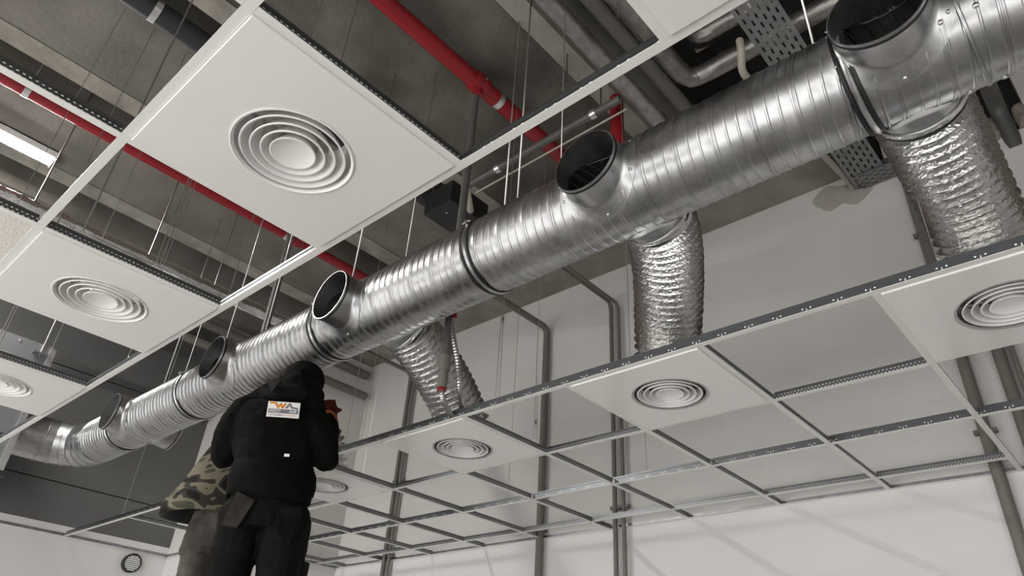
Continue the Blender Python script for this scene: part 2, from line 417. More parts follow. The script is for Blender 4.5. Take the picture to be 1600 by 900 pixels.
# ---------------------------------------------------------------- panels with round diffusers
def square_ring(hs, n):
    P = []
    for j in range(n):
        a = 2*PI*j/n; c, s = math.cos(a), math.sin(a); q = max(abs(c), abs(s)); P.append((hs*c/q, hs*s/q))
    return P
def panel(label, cx, cy, connected):
    t = thing('diffuser_panel', label, 'ceiling diffuser', (cx, cy, H), 'panels with round air diffusers')
    n = 72; zf = H - .0065
    sq = square_ring(.285, n); sq2 = square_ring(.287, n); lip = square_ring(.297, n)
    circ = [(.150*math.cos(2*PI*j/n), .150*math.sin(2*PI*j/n)) for j in range(n)]
    def ring(P, z): return [Vector((cx+x, cy+y, z)) for x, y in P]
    b = MB(); b.rings([ring(circ, zf+.0035), ring(circ, zf), ring(sq, zf), ring(sq2, zf+.002), ring(sq2, H+.0018), ring(lip, H+.0018), ring(lip, H+.0026), ring(circ, H+.0026)], False, False)
    b.build('panel_face', 'panel', t)
    b = MB(); b.lathe([(.1535, -.0068), (.1545, -.0085), (.151, -.0095), (.147, -.006), (.146, .03), (.126, .05), (.125, .105), (.1235, .105), (.1245, .05), (.1445, .028), (.1445, -.004)], (cx, cy, H), (0,0,1), 64, True)
    b.build('collar', 'diffuser_in' if connected else 'diffuser', t, smooth=True, angle=40)
    for rr in (.1305, .1055, .080):
        b = MB(); b.lathe([(rr, -.008), (rr+.0015, -.006), (rr-.001, -.002), (rr-.020, .028), (rr-.0222, .028), (rr-.0045, -.003), (rr-.0035, -.0075)], (cx, cy, H), (0,0,1), 64, True)
        b.build('cone_ring', 'diffuser', t, smooth=True, angle=40)
    b = MB(); b.lathe([(1e-7, .002), (.02, .0015), (.042, -.002), (.055, -.008), (.0575, -.007), (.056, -.003), (.040, .022), (1e-7, .024)], (cx, cy, H), (0,0,1), 64)
    b.build('centre_cone', 'diffuser', t, smooth=True, angle=40)
    b = MB()
    b.box((cx-.143, cy-.006, H+.028), (cx+.143, cy+.006, H+.031)); b.box((cx-.006, cy-.143, H+.0315), (cx+.006, cy+.143, H+.0345)); b.box((cx-.004, cy-.004, H+.02), (cx+.004, cy+.004, H+.06))
    b.build('bridge', 'diffuser_in', t)
    return t
panel('large glossy white panel with round diffuser nearest the camera, left of the duct', .3, .3, False)
panel('white round-diffuser panel left of the duct, second from the camera', -.9, .3, False)
panel('white diffuser panel cut off by the left picture edge', -2.1, .3, False)
panel('glossy white panel at the top edge beside the cable tray', 1.5, .3, False)
panel('white diffuser panel at the right picture edge under the thick flexible duct', 1.5, 2.1, True)
panel('white diffuser panel below the straight hanging flexible duct in the middle', .3, 2.1, True)
panel('white diffuser panel below the slanted flexible duct with braided hose', -.9, 2.1, True)
panel('white diffuser panel right behind the worker in black', -2.1, 2.1, True)
t = MB(); t.box((-1.188, -.588, H+.001), (-.612, -.012, H+.014)); 
tag(t.build('mineral_tile', 'mineral', origin=(-.9, -.3, H+.001)), 'cream speckled mineral ceiling tile at the left picture edge', 'ceiling tile')

# ================================================================ SPIRAL DUCT
YA, ZA, RD = 1.391, 3.30, .1575
AX = Vector((0, YA, ZA))
duct = thing('spiral_duct', 'large galvanised spiral air duct running diagonally through the ceiling', 'duct', (0, YA, ZA - RD))
L_sp = [(1.504, 0), (.555, 0), (-.908, 0), (-2.009, 0), (-3.394, 0)]
R_sp = [1.49, .60, -.81, -2.05, -3.33]
NL = Vector((0, -math.cos(math.radians(2)), math.sin(math.radians(2))))
NR = Vector((0, math.cos(math.radians(6)), -math.sin(math.radians(6))))
def spiral(x0, x1, name='duct_section'):
    pitch = .127; na = 112
    pr = []
    for c0, hw in ((.006, .0042), (.0165, .0042), (.055, .0048), (.093, .0048)):
        pr += [(c0-hw, 0), (c0-hw*.82, .0003), (c0-hw*.42, .0031), (c0+hw*.42, .0031), (c0+hw*.82, .0003), (c0+hw, 0)]
    pr += [(.024, 0), (.036, .0), (.048, 0), (.062, 0), (.074, .0), (.086, 0), (.1, 0), (.112, .0)]; pr.sort()
    us = []
    k0 = math.floor((x0 - pitch) / pitch); k1 = math.ceil((x1 + pitch) / pitch)
    for kk in range(k0, k1 + 1):
        for u, hgt in pr: us.append((kk*pitch + u, hgt))
    ua = np.array(us); J = np.arange(na + 1)
    x = ua[:, 0:1] + pitch * J[None, :] / na; c = np.clip(x, x0, x1); rr = RD + np.where(c == x, ua[:, 1:2], 0)
    A = 2*PI*J[None, :]/na
    V = np.stack([c, YA + rr*np.sin(A), ZA + rr*np.cos(A)], -1)
    q4 = np.stack([V[:-1, :-1], V[1:, :-1], V[1:, 1:], V[:-1, 1:]], 0)
    keep = (q4[..., 0].max(0) - q4[..., 0].min(0)) > 1e-6
    cen = q4.mean(0)
    for sx, n in [(s[0], NL) for s in L_sp] + [(s, NR) for s in R_sp]:
        d = cen - np.array([sx, YA, ZA]); nn = np.array(n); hg = d @ nn
        keep &= ~((hg > 0) & (np.linalg.norm(d - hg[..., None]*nn, axis=-1) < .1215))
    ii, jj = np.nonzero(keep); w1 = na + 1
    F = np.stack([ii*w1+jj, (ii+1)*w1+jj, (ii+1)*w1+jj+1, ii*w1+jj+1], -1).tolist()
    V = V.reshape(-1, 3).tolist()
    used = sorted({t for f in F for t in f}); mp = {t: i for i, t in enumerate(used)}
    b = MB(); b.add([V[t] for t in used], [tuple(mp[t] for t in f) for f in F])
    return b.build(name, 'galv', duct, smooth=True, angle=50)
joints = [1.664, 1.385, -.085, -1.148, -2.548, -3.58]
cuts = [4.6] + joints + [-4.05]
for a, b2 in zip(cuts[:-1], cuts[1:]):
    spiral(b2 + .002, a - .002)
for jx in joints[1:]:
    c = MB(); c.lathe([(RD+.0005, -.012), (RD+.004, -.011), (RD+.006, -.004), (RD+.0095, 0), (RD+.006, .004), (RD+.004, .011), (RD+.0005, .012)], (jx, YA, ZA), (1,0,0), 96, True)
    cb = c.build('coupling_band', 'galv', duct, smooth=True, angle=60)
    for dx in (-.0165, .0165):
        g = MB(); g.lathe([(RD+.001, dx-.006), (RD+.0065, dx-.005), (RD+.0065, dx+.005), (RD+.001, dx+.006)], (jx, YA, ZA), (1,0,0), 96, True)
        g.build('gasket', 'rubber', duct)
    a = math.radians(-62); p = Vector((jx, YA + (RD+.016)*math.sin(a), ZA + (RD+.016)*math.cos(a))); q = Vector((0, math.sin(a), math.cos(a)))
    bb = MB(); bb.obox(p, Vector((.004,0,0)), q*.010, Vector((0, q.z, -q.y))*.010); bb.tube([p - Vector((.022,0,0)), p + Vector((.022,0,0))], .0035, 8)
    bb.build('clamp_bolt', 'bolt', duct)
# plain slip joint seam near the right picture edge
c = MB(); c.lathe([(RD+.0008, -.006), (RD+.0045, -.003), (RD+.0045, .003), (RD+.0008, .006)], (1.664, YA, ZA), (1,0,0), 96, True); c.build('seam', 'galv', duct, smooth=True, angle=50)
# bend at the far end, turning towards the unit
def bend():
    path = [Vector((-4.045, YA, ZA)), Vector((-4.16, YA, ZA))]
    cx, cy, rb = -4.16, YA - .285, .285
    for kk in range(1, 6):
        a = kk * (PI/2) / 5; path.append(Vector((cx - rb*math.sin(a), cy + rb*math.cos(a), ZA)))
    path.append(Vector((cx - rb, .93, ZA)))
    for i in range(len(path) - 1):
        p0, p1 = path[i], path[i+1]
        d = (p1 - p0).normalized()
        n0 = d if i == 0 else (d + (p0 - path[i-1]).normalized()).normalized()
        n1 = d if i == len(path) - 2 else (d + (path[i+2] - p1).normalized()).normalized()
        side = Vector((0,0,1)).cross(d); RR = []
        for (q, nn, rr) in ((p0, n0, RD+.001), (p0, n0, RD+.0045), (p0 + d*.006, n0, RD+.0045), (p0 + d*.007, n0, RD+.001), (p1, n1, RD+.001)):
            ring = []
            for j in range(64):
                a = 2*PI*j/64; w_ = side*math.cos(a)*rr + Vector((0,0,1))*math.sin(a)*rr
                s_ = -(w_.dot(nn)) / d.dot(nn); ring.append(q + w_ + d*s_)
            RR.append(ring)
        b = MB(); b.rings(RR, False, False); b.build('bend_segment', 'galv', duct, smooth=True, angle=40)
bend()
def spigot(sx, n, Lr=.218):
    n = Vector(n); X = Vector((1,0,0)); V = n.cross(X).normalized(); o = Vector((sx, YA, ZA)); ns = 64
    def P(x, v, hgt): return o + X*x + V*v + n*hgt
    rn = .1245; fl = .047 if n.y < 0 else .018
    def foot(rho, extra, lift):
        ring = []
        for j in range(ns):
            a = 2*PI*j/ns; s0 = rn*math.sin(a)
            al = math.asin(max(-.999, min(.999, s0/RD))) + extra/RD*math.sin(a)
            ring.append(P((rn+extra)*math.cos(a), (RD+lift)*math.sin(al), (RD+lift)*math.cos(al)))
        return ring
    def neck(rr, hgt): return [P(rr*math.cos(2*PI*j/ns), rr*math.sin(2*PI*j/ns), hgt) for j in range(ns)]
    def fil(rr, lift):
        ring = []
        for j in range(ns):
            a = 2*PI*j/ns; v = rn*math.sin(a); ring.append(P(rr*math.cos(a), rr*math.sin(a), math.sqrt(RD*RD - v*v) + lift))
        return ring
    rings = [foot(rn, fl, -.001), foot(rn, fl, .0025), foot(rn, .013, .0035), fil(rn+.005, .007), fil(rn+.001, .013), fil(rn, .02)]
    rings += [neck(rn, Lr-.022), neck(rn+.001, Lr-.002), neck(rn, Lr), neck(rn-.003, Lr), neck(rn-.003, Lr-.02)]
    ring = []
    for j in range(ns):
        a = 2*PI*j/ns; v = .118*math.sin(a); ring.append(P(.118*math.cos(a), .118*math.sin(a), math.sqrt(RD*RD - v*v) - .004))
    rings.append(ring)
    b = MB(); b.rings(rings, False, False)
    sp = b.build('branch_spigot', 'galv', duct, smooth=True, angle=55)
    g = MB(); g.lathe([(rn+.0005, Lr-.017), (rn+.0025, Lr-.016), (rn+.0025, Lr-.009), (rn+.0005, Lr-.008)], o, n, 64, True)
    g.build('rubber_seal', 'rubber', sp, smooth=True)
    if n.y > 0: return
    for a in (25, 155, 205, 270, 335, 90):
        a = math.radians(a); s0 = rn*math.sin(a); al = math.asin(max(-.99, min(.99, s0/RD))) + .030/RD*math.sin(a)
        q = P((rn+.030)*math.cos(a), (RD+.003)*math.sin(al), (RD+.003)*math.cos(al)); nn = (q - Vector((q.x, YA, ZA))).normalized()
        MB().lathe([(.0055, 0), (.0055, .002), (.0035, .004), (1e-7, .0045)], q, nn, 10).build('screw', 'bolt', sp, smooth=True, angle=40)
for s in L_sp: spigot(s[0], NL)
for s in R_sp: spigot(s, NR, .225 if s < -3 else .20)
for x in (1.62, 1.70):
    for a in (-62, -118, 150):
        a = math.radians(a); q = Vector((x, YA + RD*math.sin(a), ZA + RD*math.cos(a)))
        MB().lathe([(.008, 0), (.008, .003), (.004, .006), (1e-7, .0065)], q, (q - Vector((x, YA, ZA))), 10).build('screw', 'bolt', duct, smooth=True, angle=40)

# ================================================================ FLEXIBLE DUCTS
def flex(label, p0, p1, p2, p3, rad=.1265, pitch=.035, amp=.0125, seed=1):
    pts = bez(p0, p1, p2, p3, 200)
    Ltot = sum((pts[i+1]-pts[i]).length for i in range(200)); nr = max(4, round(Ltot/pitch))
    sub = 8; k = nr*sub; n = 96
    # resample by arc length
    cum = [0]
    for i in range(200): cum.append(cum[-1] + (pts[i+1]-pts[i]).length)
    P = []; j = 0
    for i in range(k + 1):
        s = Ltot*i/k
        while j < 199 and cum[j+1] < s: j += 1
        f = (s - cum[j]) / max(1e-9, cum[j+1]-cum[j]); P.append(pts[j].lerp(pts[j+1], min(1, f)))
    rng = random.Random(seed)
    prof = [-1, -.85, -.5, 0, .55, 1.0, .75, -.6]
    def rf(i, a):
        ph = i % sub; q = Vector((math.cos(a)*3.2, math.sin(a)*3.2, i*.11 + seed*10))
        wv = noise.noise(q*1.2)*.0018 + noise.noise(q*4)*.0009
        cl = .25 if i < sub*1.2 else 1
        return rad + amp*cl*prof[ph] + wv + rng.uniform(-.0007, .0007)
    b = MB(); b.tube(P, rad, n, False, rfun=rf)
    t = thing('flexible_duct', label, 'flexible duct', P[-1], 'foil flexible ducts')
    b.build('foil_sleeve', 'foil', t)
    d0 = (P[1]-P[0]).normalized()
    s = MB(); s.lathe([(rad-.001, .002), (rad+.004, .004), (rad+.004, .010), (rad-.001, .012)], P[0], d0, 64, True); s.build('clamp_strap', 'alu', t, smooth=True, angle=40)
    # loose cable tie tail
    tdir = Vector((-.2, -.6, -.75)).normalized()
    q = P[2] + Vector((-.03, -.09, -.09)); s = MB(); s.obox(q, Vector((.0025,0,0)), tdir*.035, tdir.cross(Vector((1,0,0)))*.0008); s.build('tie_tail', 'p_white', t)
def flex_from(sx, tx, label, bx=0, seed=1, d0=.15, d1=.20):
    p0 = Vector((sx, YA, ZA)) + NR*.158
    flex(label, p0, p0 + NR*d0, Vector((tx + bx, 2.1, H + .09 + d1)), Vector((tx, 2.1, H + .085)), seed=seed)
flex_from(1.49, 1.5, 'thick crinkled foil duct at the right picture edge', seed=1)
flex_from(.60, .3, 'crinkled foil duct hanging straight down in the middle of the picture', seed=2)
flex_from(-.81, -.9, 'slanted crinkled foil duct behind the grey drop pipe', seed=3, d0=.11, d1=.10)
flex_from(-2.05, -2.1, 'foil duct mostly hidden behind the worker in black', seed=4)

# ================================================================ SERVICES AT THE SLAB
def pipe(name, label, cat, pts, r, mt, group=None, n=16, fr=.08, parts=None):
    pts = fillet(pts, fr, 8) if len(pts) > 2 else pts
    b = MB(); b.tube(pts, r, n); o = Vector(pts[-1])
    if not parts: return tag(b.build(name, mt, origin=o, smooth=True, angle=50), label, cat, group)
    t = thing(name, label, cat, o, group); b.build('pipe_run', mt, t, smooth=True, angle=50); parts(t); return t
def clamp(t, c, axis, r, mt='alu', wdt=.018, rodtop=None):
    b = MB(); b.lathe([(r+.0005, -wdt), (r+.004, -wdt), (r+.004, wdt), (r+.0005, wdt)], c, axis, 20, True)
    if rodtop: b.tube([Vector(c) + Vector((0,0,r)), Vector((c[0], c[1], rodtop))], .005, 8)
    b.build('pipe_clamp', mt, t, smooth=True, angle=40)
# red sprinkler mains
XRL = -2.715; ZR = 4.79
def prt(t):
    for y in (-.125, 1.72): clamp(t, (XRL, y, ZR), (0,1,0), .038, rodtop=ZS)
    c = MB(); c.lathe([(.04, -.03), (.05, -.025), (.05, .025), (.04, .03)], (XRL, 1.83, ZR), (0,1,0), 20); c.build('coupling', 'red', t, smooth=True, angle=40)
pipe('sprinkler_main', 'thin red sprinkler pipe behind the left diffuser panels', 'pipe', [(XRL, YO, ZR), (XRL, 2.8, ZR)], .038, 'red', 'red sprinkler pipes', parts=prt)
XRM = -.548; ZRM = 4.85
def prt(t):
    clamp(t, (XRM, 1.78, ZRM), (0,1,0), .05, rodtop=ZB); clamp(t, (XRM, .2, ZRM), (0,1,0), .05, rodtop=ZB)
    c = MB(); c.lathe([(.051, -.05), (.064, -.045), (.064, -.012), (.058, -.008), (.058, .008), (.064, .012), (.064, .045), (.051, .05)], (XRM, 1.615, ZRM), (0,1,0), 24); c.tube([(XRM, 1.615, ZRM-.04), (XRM, 1.615, ZRM-.095)], .03, 14)
    c.build('coupling', 'red', t, smooth=True, angle=40)
    c = MB(); c.tube([(XRM-.075, 1.615, ZRM), (XRM+.075, 1.615, ZRM)], .006, 8); c.build('coupling_bolt', 'bolt', t)
pipe('sprinkler_main', 'thick red sprinkler pipe above the gap beside the diffuser panel', 'pipe', [(XRM, YO, ZRM), (XRM, 2.66, ZRM), (XRM+.0, 2.74, ZRM-.3)], .05, 'red', 'red sprinkler pipes', n=20, fr=.09, parts=prt)
pipe('sprinkler_riser', 'short red vertical pipe between duct spigot and foil-wrapped pipe', 'pipe', [(.02, 2.2, 4.84), (.02, 2.2, 4.1)], .04, 'red', 'red sprinkler pipes')
# sprinkler drops
t = thing('sprinkler_drop', 'grey vertical drop pipe with looped braided hose beside the slanted foil duct', 'pipe', (-.606, 1.66, 2.9), 'sprinkler drop pipes')
x, y = -.606, 1.66
b = MB(); b.tube([(-.560, 1.615, ZRM-.09), (x, y, 3.06)], .0215, 16); b.build('pipe_run', 'grey_pipe', t, smooth=True, angle=50)
c = MB(); c.tube([(x, y, 3.025), (x, y, 3.10)], .028, 16); c.tube([(x, y, 2.94), (x, y, 3.025)], .0235, 16); c.build('socket', 'conduit', t, smooth=True, angle=40)
MB().tube([(x, y, 2.926), (x, y, 2.94)], .021, 14).build('red_collar', 'red', t, smooth=True, angle=40)
hp = bez((x, y, 2.93), (-.615, 1.69, 2.86), (-.735, 1.88, 2.87), (-.71, 1.885, 2.91), 50)
hp += bez((-.71, 1.885, 2.91), (-.69, 1.89, 2.94), (-.555, 1.73, 2.89), (-.535, 1.69, 3.0), 50)[1:]
hp += bez((-.535, 1.69, 3.0), (-.52, 1.66, 3.09), (-.588, 1.66, 3.2), (-.583, 1.66, 3.32), 40)[1:]
MB().tube(hp, .0125, 12, True, rfun=lambda i, a: .0135 if i % 2 else .0105).build('braided_hose', 'steel_hose', t)
MB().tube([(-.583, 1.66, 3.30), (-.583, 1.66, 3.36)], .018, 12).build('red_fitting', 'red', t, smooth=True, angle=40)
pipe('sprinkler_drop', 'dark vertical drop pipe from the thin red pipe down behind the duct', 'pipe', [(-2.63, 1.72, 4.76), (-2.63, 1.72, 3.30)], .025, 'grey_pipe', 'sprinkler drop pipes')
# foil wrapped and other pipes upper right
def wrapped(name, label, pts, r, mt, group, jit=.004, fr=.12, seed=3):
    P = fillet(pts, fr, 14); Q = []
    for i in range(len(P) - 1):
        k = max(1, int((P[i+1]-P[i]).length/.03)); Q += [P[i].lerp(P[i+1], j/k) for j in range(k)]
    Q.append(P[-1]); rg = random.Random(seed)
    b = MB(); b.tube(Q, r, 20, True, rfun=lambda i, a: r + noise.noise(Vector((math.cos(a)*2, math.sin(a)*2, i*.35 + seed)))*jit + rg.uniform(-1, 1)*jit*.3)
    return tag(b.build(name, mt, origin=Q[-1], smooth=True, angle=30), label, 'pipe', group)
wrapped('insulated_pipe', 'matt grey foil-wrapped straight pipe near the thick red pipe', [(.235, YO, 4.6), (.235, 2.75, 4.6)], .048, 'foil_dull', 'foil-wrapped pipes', .003)
wrapped('insulated_pipe', 'dark wrapped pipe between two foil-wrapped pipes at the slab', [(.39, YO, 4.62), (.39, 2.75, 4.62)], .038, 'grey_pipe', 'dark wrapped pipes', .002)
wrapped('insulated_pipe', 'foil-wrapped pipe with elbow turning right above the duct', [(.326, YO, 5.05), (.326, 2.53, 5.05), (2.28, 2.53, 5.05)], .058, 'foil_dull', 'foil-wrapped pipes', .006, .13)
wrapped('insulated_pipe', 'upper foil-wrapped pipe crossing behind the cable tray', [(.50, 2.31, 5.8), (.50, 2.31, 5.1), (2.28, 2.31, 5.1)], .052, 'foil_dull', 'foil-wrapped pipes', .006, .1, 5)
wrapped('insulated_pipe', 'black wrapped pipe with elbow behind the cable tray', [(.42, 1.6, 5.27), (.42, 2.46, 5.27), (2.28, 2.46, 5.27)], .064, 'black_pipe', 'dark wrapped pipes', .004, .12, 6)
pipe('waste_pipe', 'thin white plastic pipe crossing to the right wall under the slab', 'pipe', [(.775, 2.24, 4.80), (.775, 2.24, 4.72), (.73, 2.32, 4.66), (.80, 3.70, 4.83), (.80, 3.9, 4.83)], .02, 'pvc', fr=.04)
pipe('waste_pipe', 'thin white plastic pipe between the two foil-wrapped pipes', 'pipe', [(.36, 2.62, 5.40), (2.28, 2.62, 5.52)], .017, 'pvc')
pipe('drain_pipe', 'thick black pipe along the concrete rib at the top left', 'pipe', [(-1.60, YO, 4.88), (-1.60, 2.9, 4.88)], .065, 'black_pipe', n=20, parts=lambda t: (clamp(t, (-1.60, .14, 4.88), (0,1,0), .066, rodtop=ZS), clamp(t, (-1.60, 2.2, 4.88), (0,1,0), .066, rodtop=ZS)))
wrapped('insulated_pipe', 'shiny foil-wrapped pipe behind the left diffuser panels', [(-2.93, YO, 4.2), (-2.93, 2.4, 4.2)], .042, 'foil', 'foil-wrapped pipes', .005, .1, 9)
# dark conduit bar running along the duct
def prt(t):
    for x in (-.02, -.75): clamp(t, (x, 2.03, 4.6), (1,0,0), .024)
    c = MB(); c.tube([(-1.0, 2.085, 4.565), (.16, 2.085, 4.565)], .006, 8); c.build('cable', 'pvc', t)
    c = MB(); c.tube([(-1.02, 2.03, 4.6), (-1.05, 2.03, 4.6)], .03, 12); c.build('end_cap', 'pvc', t)
pipe('conduit_bar', 'dark horizontal conduit running above and along the spiral duct', 'conduit', [(-1.03, 2.03, 4.6), (.16, 2.03, 4.6)], .024, 'grey_pipe', parts=prt)
# black damper box with cables
t = thing('junction_box', 'black box with two small screws hanging behind the spiral duct', 'box', (-1.28, 2.15, 4.55))
b = MB(); b.box((-1.42, 2.02, 4.55), (-1.16, 2.36, 4.72)); b.build('casing', 'black', t)
for yy in (2.10, 2.22): MB().ellipsoid((-1.28, yy, 4.55), .006, .006, .006, 8, 6).build('screw', 'bolt', t)
b = MB(); b.tube(bez((-1.02, 2.03, 4.58), (-1.05, 2.1, 4.45), (-1.12, 2.2, 4.5), (-1.16, 2.16, 4.62), 16), .022, 10); b.build('cable_gland', 'pvc', t, smooth=True)
# wall conduits
def wall_conduit(label, x, zt, ylen, r=.0165, y=YW-.04, zb=0.02, dx=0, clips=()):
    pts = [(x+dx, y-ylen, zt), (x+dx*.1, y, zt), (x, y, zt-.14), (x, y, zb)] if ylen else [(x, y, zt), (x, y, zb)]
    def pp(t):
        for z in clips:
            c = MB(); c.obox((x, y+.01, z), (r+.022, 0, 0), (0, .016, 0), (0, 0, .011)); c.lathe([(r+.0005, -.011), (r+.004, -.011), (r+.004, .011), (r+.0005, .011)], (x, y, z), (0,0,1), 14); c.build('clip', 'conduit', t)
    pipe('wall_conduit', label, 'conduit', pts, r, 'conduit', 'grey conduits on the right wall', n=14, fr=.13, parts=pp)
wall_conduit('left of the paired grey conduits on the right wall near the middle', -1.135, 4.62, 1.3, clips=(2.98, ))
wall_conduit('right of the paired grey conduits on the right wall near the middle', -1.065, 4.58, 1.3, .0145, clips=(2.98, ))
wall_conduit('single thick grey conduit on the right wall left of the paired ones', -1.80, 4.60, 1.3, .028, clips=(2.9,))
wall_conduit('left of the two thin conduits on the right wall near the shaft', -3.575, 4.66, 1.2, .020, clips=(3.55, 2.88))
wall_conduit('right of the two thin conduits on the right wall near the shaft', -3.51, 4.62, 1.2, .017, clips=(3.55, 2.88))
wall_conduit('grey pipe down the right wall at the picture edge, left one', 1.11, 5.2, 0, .030, clips=(3.06, 4.3))
wall_conduit('grey pipe down the right wall at the picture edge, right one', 1.275, 4.1, 0, .030)
wall_conduit('thin grey conduit beside the right-edge wall pipes', 1.335, 4.1, 0, .014)
# pipes through the wall opening with foam blobs
pipe('waste_pipe', 'brown-grey pipe entering the foamed wall opening at the top right', 'pipe', [(1.68, 3.3, 5.02), (1.68, 3.78, 4.98), (1.69, 3.86, 4.7)], .045, 'grey_pipe', fr=.08)
for sx, lab in ((1.60, 'lump of dried foam left of the pipe in the wall opening'), (1.775, 'lump of dried foam right of the pipe in the wall opening')):
    b = MB(); b.ellipsoid((sx, 3.835, 4.88), .055, .05, .10, 18, 12)
    for v in b.v: v += Vector((noise.noise(v*14), noise.noise(v*14 + Vector((5,0,0))), noise.noise(v*14 + Vector((0,9,0)))))*.03
    tag(b.build('foam_lump', 'foam', origin=(sx, 3.835, 4.8), smooth=True), lab, 'foam', 'dried foam lumps in the wall opening')
# cable trays with slots
def tray(name, label, p0, p1, wid, hs=.05, seed=1):
    """perforated tray along Y or X: bottom built from strips and bridges leaving open slots"""
    p0 = Vector(p0); p1 = Vector(p1); d = (p1-p0); L = d.length; d.normalize(); n = Vector((0,0,1)).cross(d); up = Vector((0,0,1))
    t = thing(name, label, 'cable tray', p0, 'perforated cable trays')
    b = MB(); rows = 6; rw = wid/rows
    pitch = .075; k = int(L/pitch)
    for i in range(rows + 1):
        off = -wid/2 + i*rw; b.obox(p0 + d*L/2 + n*off, d*L/2, n*rw*.33, up*.0008)
    for i in range(rows):
        off = -wid/2 + (i+.5)*rw; ph = .5 if i % 2 else 0
        for j in range(k + 1):
            s = (j + ph)*pitch
            if s < L: b.obox(p0 + d*s + n*off, d*.018, n*rw*.2, up*.0008)
    b.build('tray_bottom', 'tray', t)
    for s in (-1, 1):
        c = MB(); c.obox(p0 + d*L/2 + n*s*wid/2 + up*hs/2, d*L/2, n*.0008, up*hs/2); c.obox(p0 + d*L/2 + n*(s*(wid/2 - .005)) + up*hs, d*L/2, n*.005, up*.0008); c.build('side_rail', 'tray', t)
    return t
tray('cable_tray', 'dark perforated cable tray crossing above the spiral duct', (.925, -.4, 4.80), (.925, 3.80, 4.80), .19)
tray('cable_tray', 'short perforated cable tray bending along the top of the right wall', (.86, 3.74, 4.795), (1.10, 3.74, 4.795), .14)
tray('cable_tray', 'perforated cable tray against the dark end wall', (-5.24, 1.6, 4.98), (-5.24, 2.70, 4.98), .22)
tray('cable_tray', 'small perforated tray hanging behind the duct near the red elbow', (-1.05, 2.72, 4.55), (-.68, 2.72, 4.55), .16)
# pipes near the dark end wall
pipe('waste_pipe', 'pale upper pipe high up between end wall and shaft', 'pipe', [(-4.75, .7, 4.85), (-4.75, 2.6, 4.85), (-4.28, 2.75, 4.80), (-4.28, 3.75, 4.80)], .045, 'conduit', fr=.1)
pipe('waste_pipe', 'pale lower pipe high up between end wall and shaft', 'pipe', [(-4.55, .7, 4.55), (-4.55, 2.4, 4.55), (-4.24, 2.7, 4.55), (-4.24, 3.75, 4.55)], .04, 'conduit', fr=.1)

# ================================================================ TUBE LAMP
def lamp(label, x, y0, y1, z=4.905):
    t = thing('tube_lamp', label, 'lamp', (x, (y0+y1)/2, z), 'tube lamps on the concrete ceiling')
    b = MB(); b.box((x-.045, y0, z+.012), (x+.045, y1, z+.045)); b.box((x-.068, y0, z-.012), (x-.066, y1, z+.045)); b.box((x+.066, y0, z-.012), (x+.068, y1, z+.045)); b.box((x-.068, y0, z+.035), (x+.068, y1, z+.045)); b.box((x-.068, y1, z-.028), (x+.068, y1+.006, z+.045)); b.box((x-.068, y0-.006, z-.028), (x+.068, y0, z+.045)); b.build('housing', 'p_white', t)  # side skirts and end plates added to keep the glow off the soffit
    n = 14; RR = []
    for y in (y0, y0+.008, y1-.008, y1):
        q = .85 if y in (y0, y1) else 1
        RR.append([Vector((x + .055*q*math.cos(PI + PI*j/(n-1)), y, z + .012 + .042*q*math.sin(PI + PI*j/(n-1)))) for j in range(n)])
    b = MB(); b.rings(RR, True, True); b.build('light_cover', 'tube', t, smooth=True, angle=60)
lamp('glowing white tube lamp on the concrete ceiling at the left edge', -3.46, -1.27, .235)

# ================================================================ HANGERS
def wire(label, p, top, r=.0017, clip=None, mt='wire', lean=(0,0), base=None, double=False):
    t = thing('hanger_wire', label, 'hanger wire', p, 'ceiling hanger wires')
    p = Vector(p); q = Vector((p.x+lean[0], p.y+lean[1], top))
    b = MB(); b.tube([p, q], r, 6)
    if double: b.tube([p + Vector((.012, .012, 0)), Vector((p.x+.004, p.y+.004, clip[0]+.25 if clip else top))], r, 6)
    b.build('wire_rod', mt, t)
    c = MB(); c.tube([p + Vector((0,0,-.004)), p + Vector((.006,0,.006)), p + Vector((0,0,.016))], .002, 6); c.build('hook', mt, t)
    if clip:
        for z in clip:
            c = MB(); c.obox((p.x+.005, p.y+.005, z), (.010,-.010,0), (.006,.006,.004), (0,0,.003)); c.obox((p.x+.005, p.y+.005, z-.022), (.010,-.010,0), (.006,.006,-.004), (0,0,.0025)); c.obox((p.x+.012, p.y-.002, z-.011), (.0015,-.0015,0), (.005,.005,0), (0,0,.014)); c.build('spring_clip', 'bolt', t)
    return t
ZT = H + .038
wire('bright hanger wire on the far side of the second left panel, beside the runner', (-.6, .108, ZT), ZB, .003)
wire('double hanger wire with spring clip over the second left diffuser panel', (-.6, .341, ZT), ZB, .002, (3.42,), double=True)
wire('hanger wire at the inner corner of the second left diffuser panel', (-.582, .6, ZT), ZB, .0018)
wire('twisted hanger wire on the brightly lit part of the left runner', (-.215, .6, ZT), ZB, .003)
wire('hanger wire on the left runner near the third diffuser panel', (-1.417, .6, ZT), ZS, .0018)
wire('hanger wire with clip in the opening in front of the air unit', (-1.8, .20, ZT), ZS, .0022, (3.32,), double=True)
wire('plain hanger wire beside the clipped one in front of the air unit', (-1.8, .40, ZT), ZS, .0018)
wire('hanger wire at the left picture edge in front of the air unit', (-1.8, .03, ZT), ZS, .0018)
wire('shiny hanger wire on the right runner beside the thick foil duct', (1.385, 1.8, ZT), ZS, .002)
wire('hanger wire on the right runner left of the straight foil duct', (.31, 1.8, ZT), ZS, .0018)
wire('hanger wire pair with clip on the right runner under the duct', (-.40, 1.8, ZT), ZB, .0018, (3.3,), double=True)
wire('hanger wire with clip seen below the right runner beside the slanted foil duct', (-.60, 2.30, ZT), ZB, .0016, (2.995,), double=True)
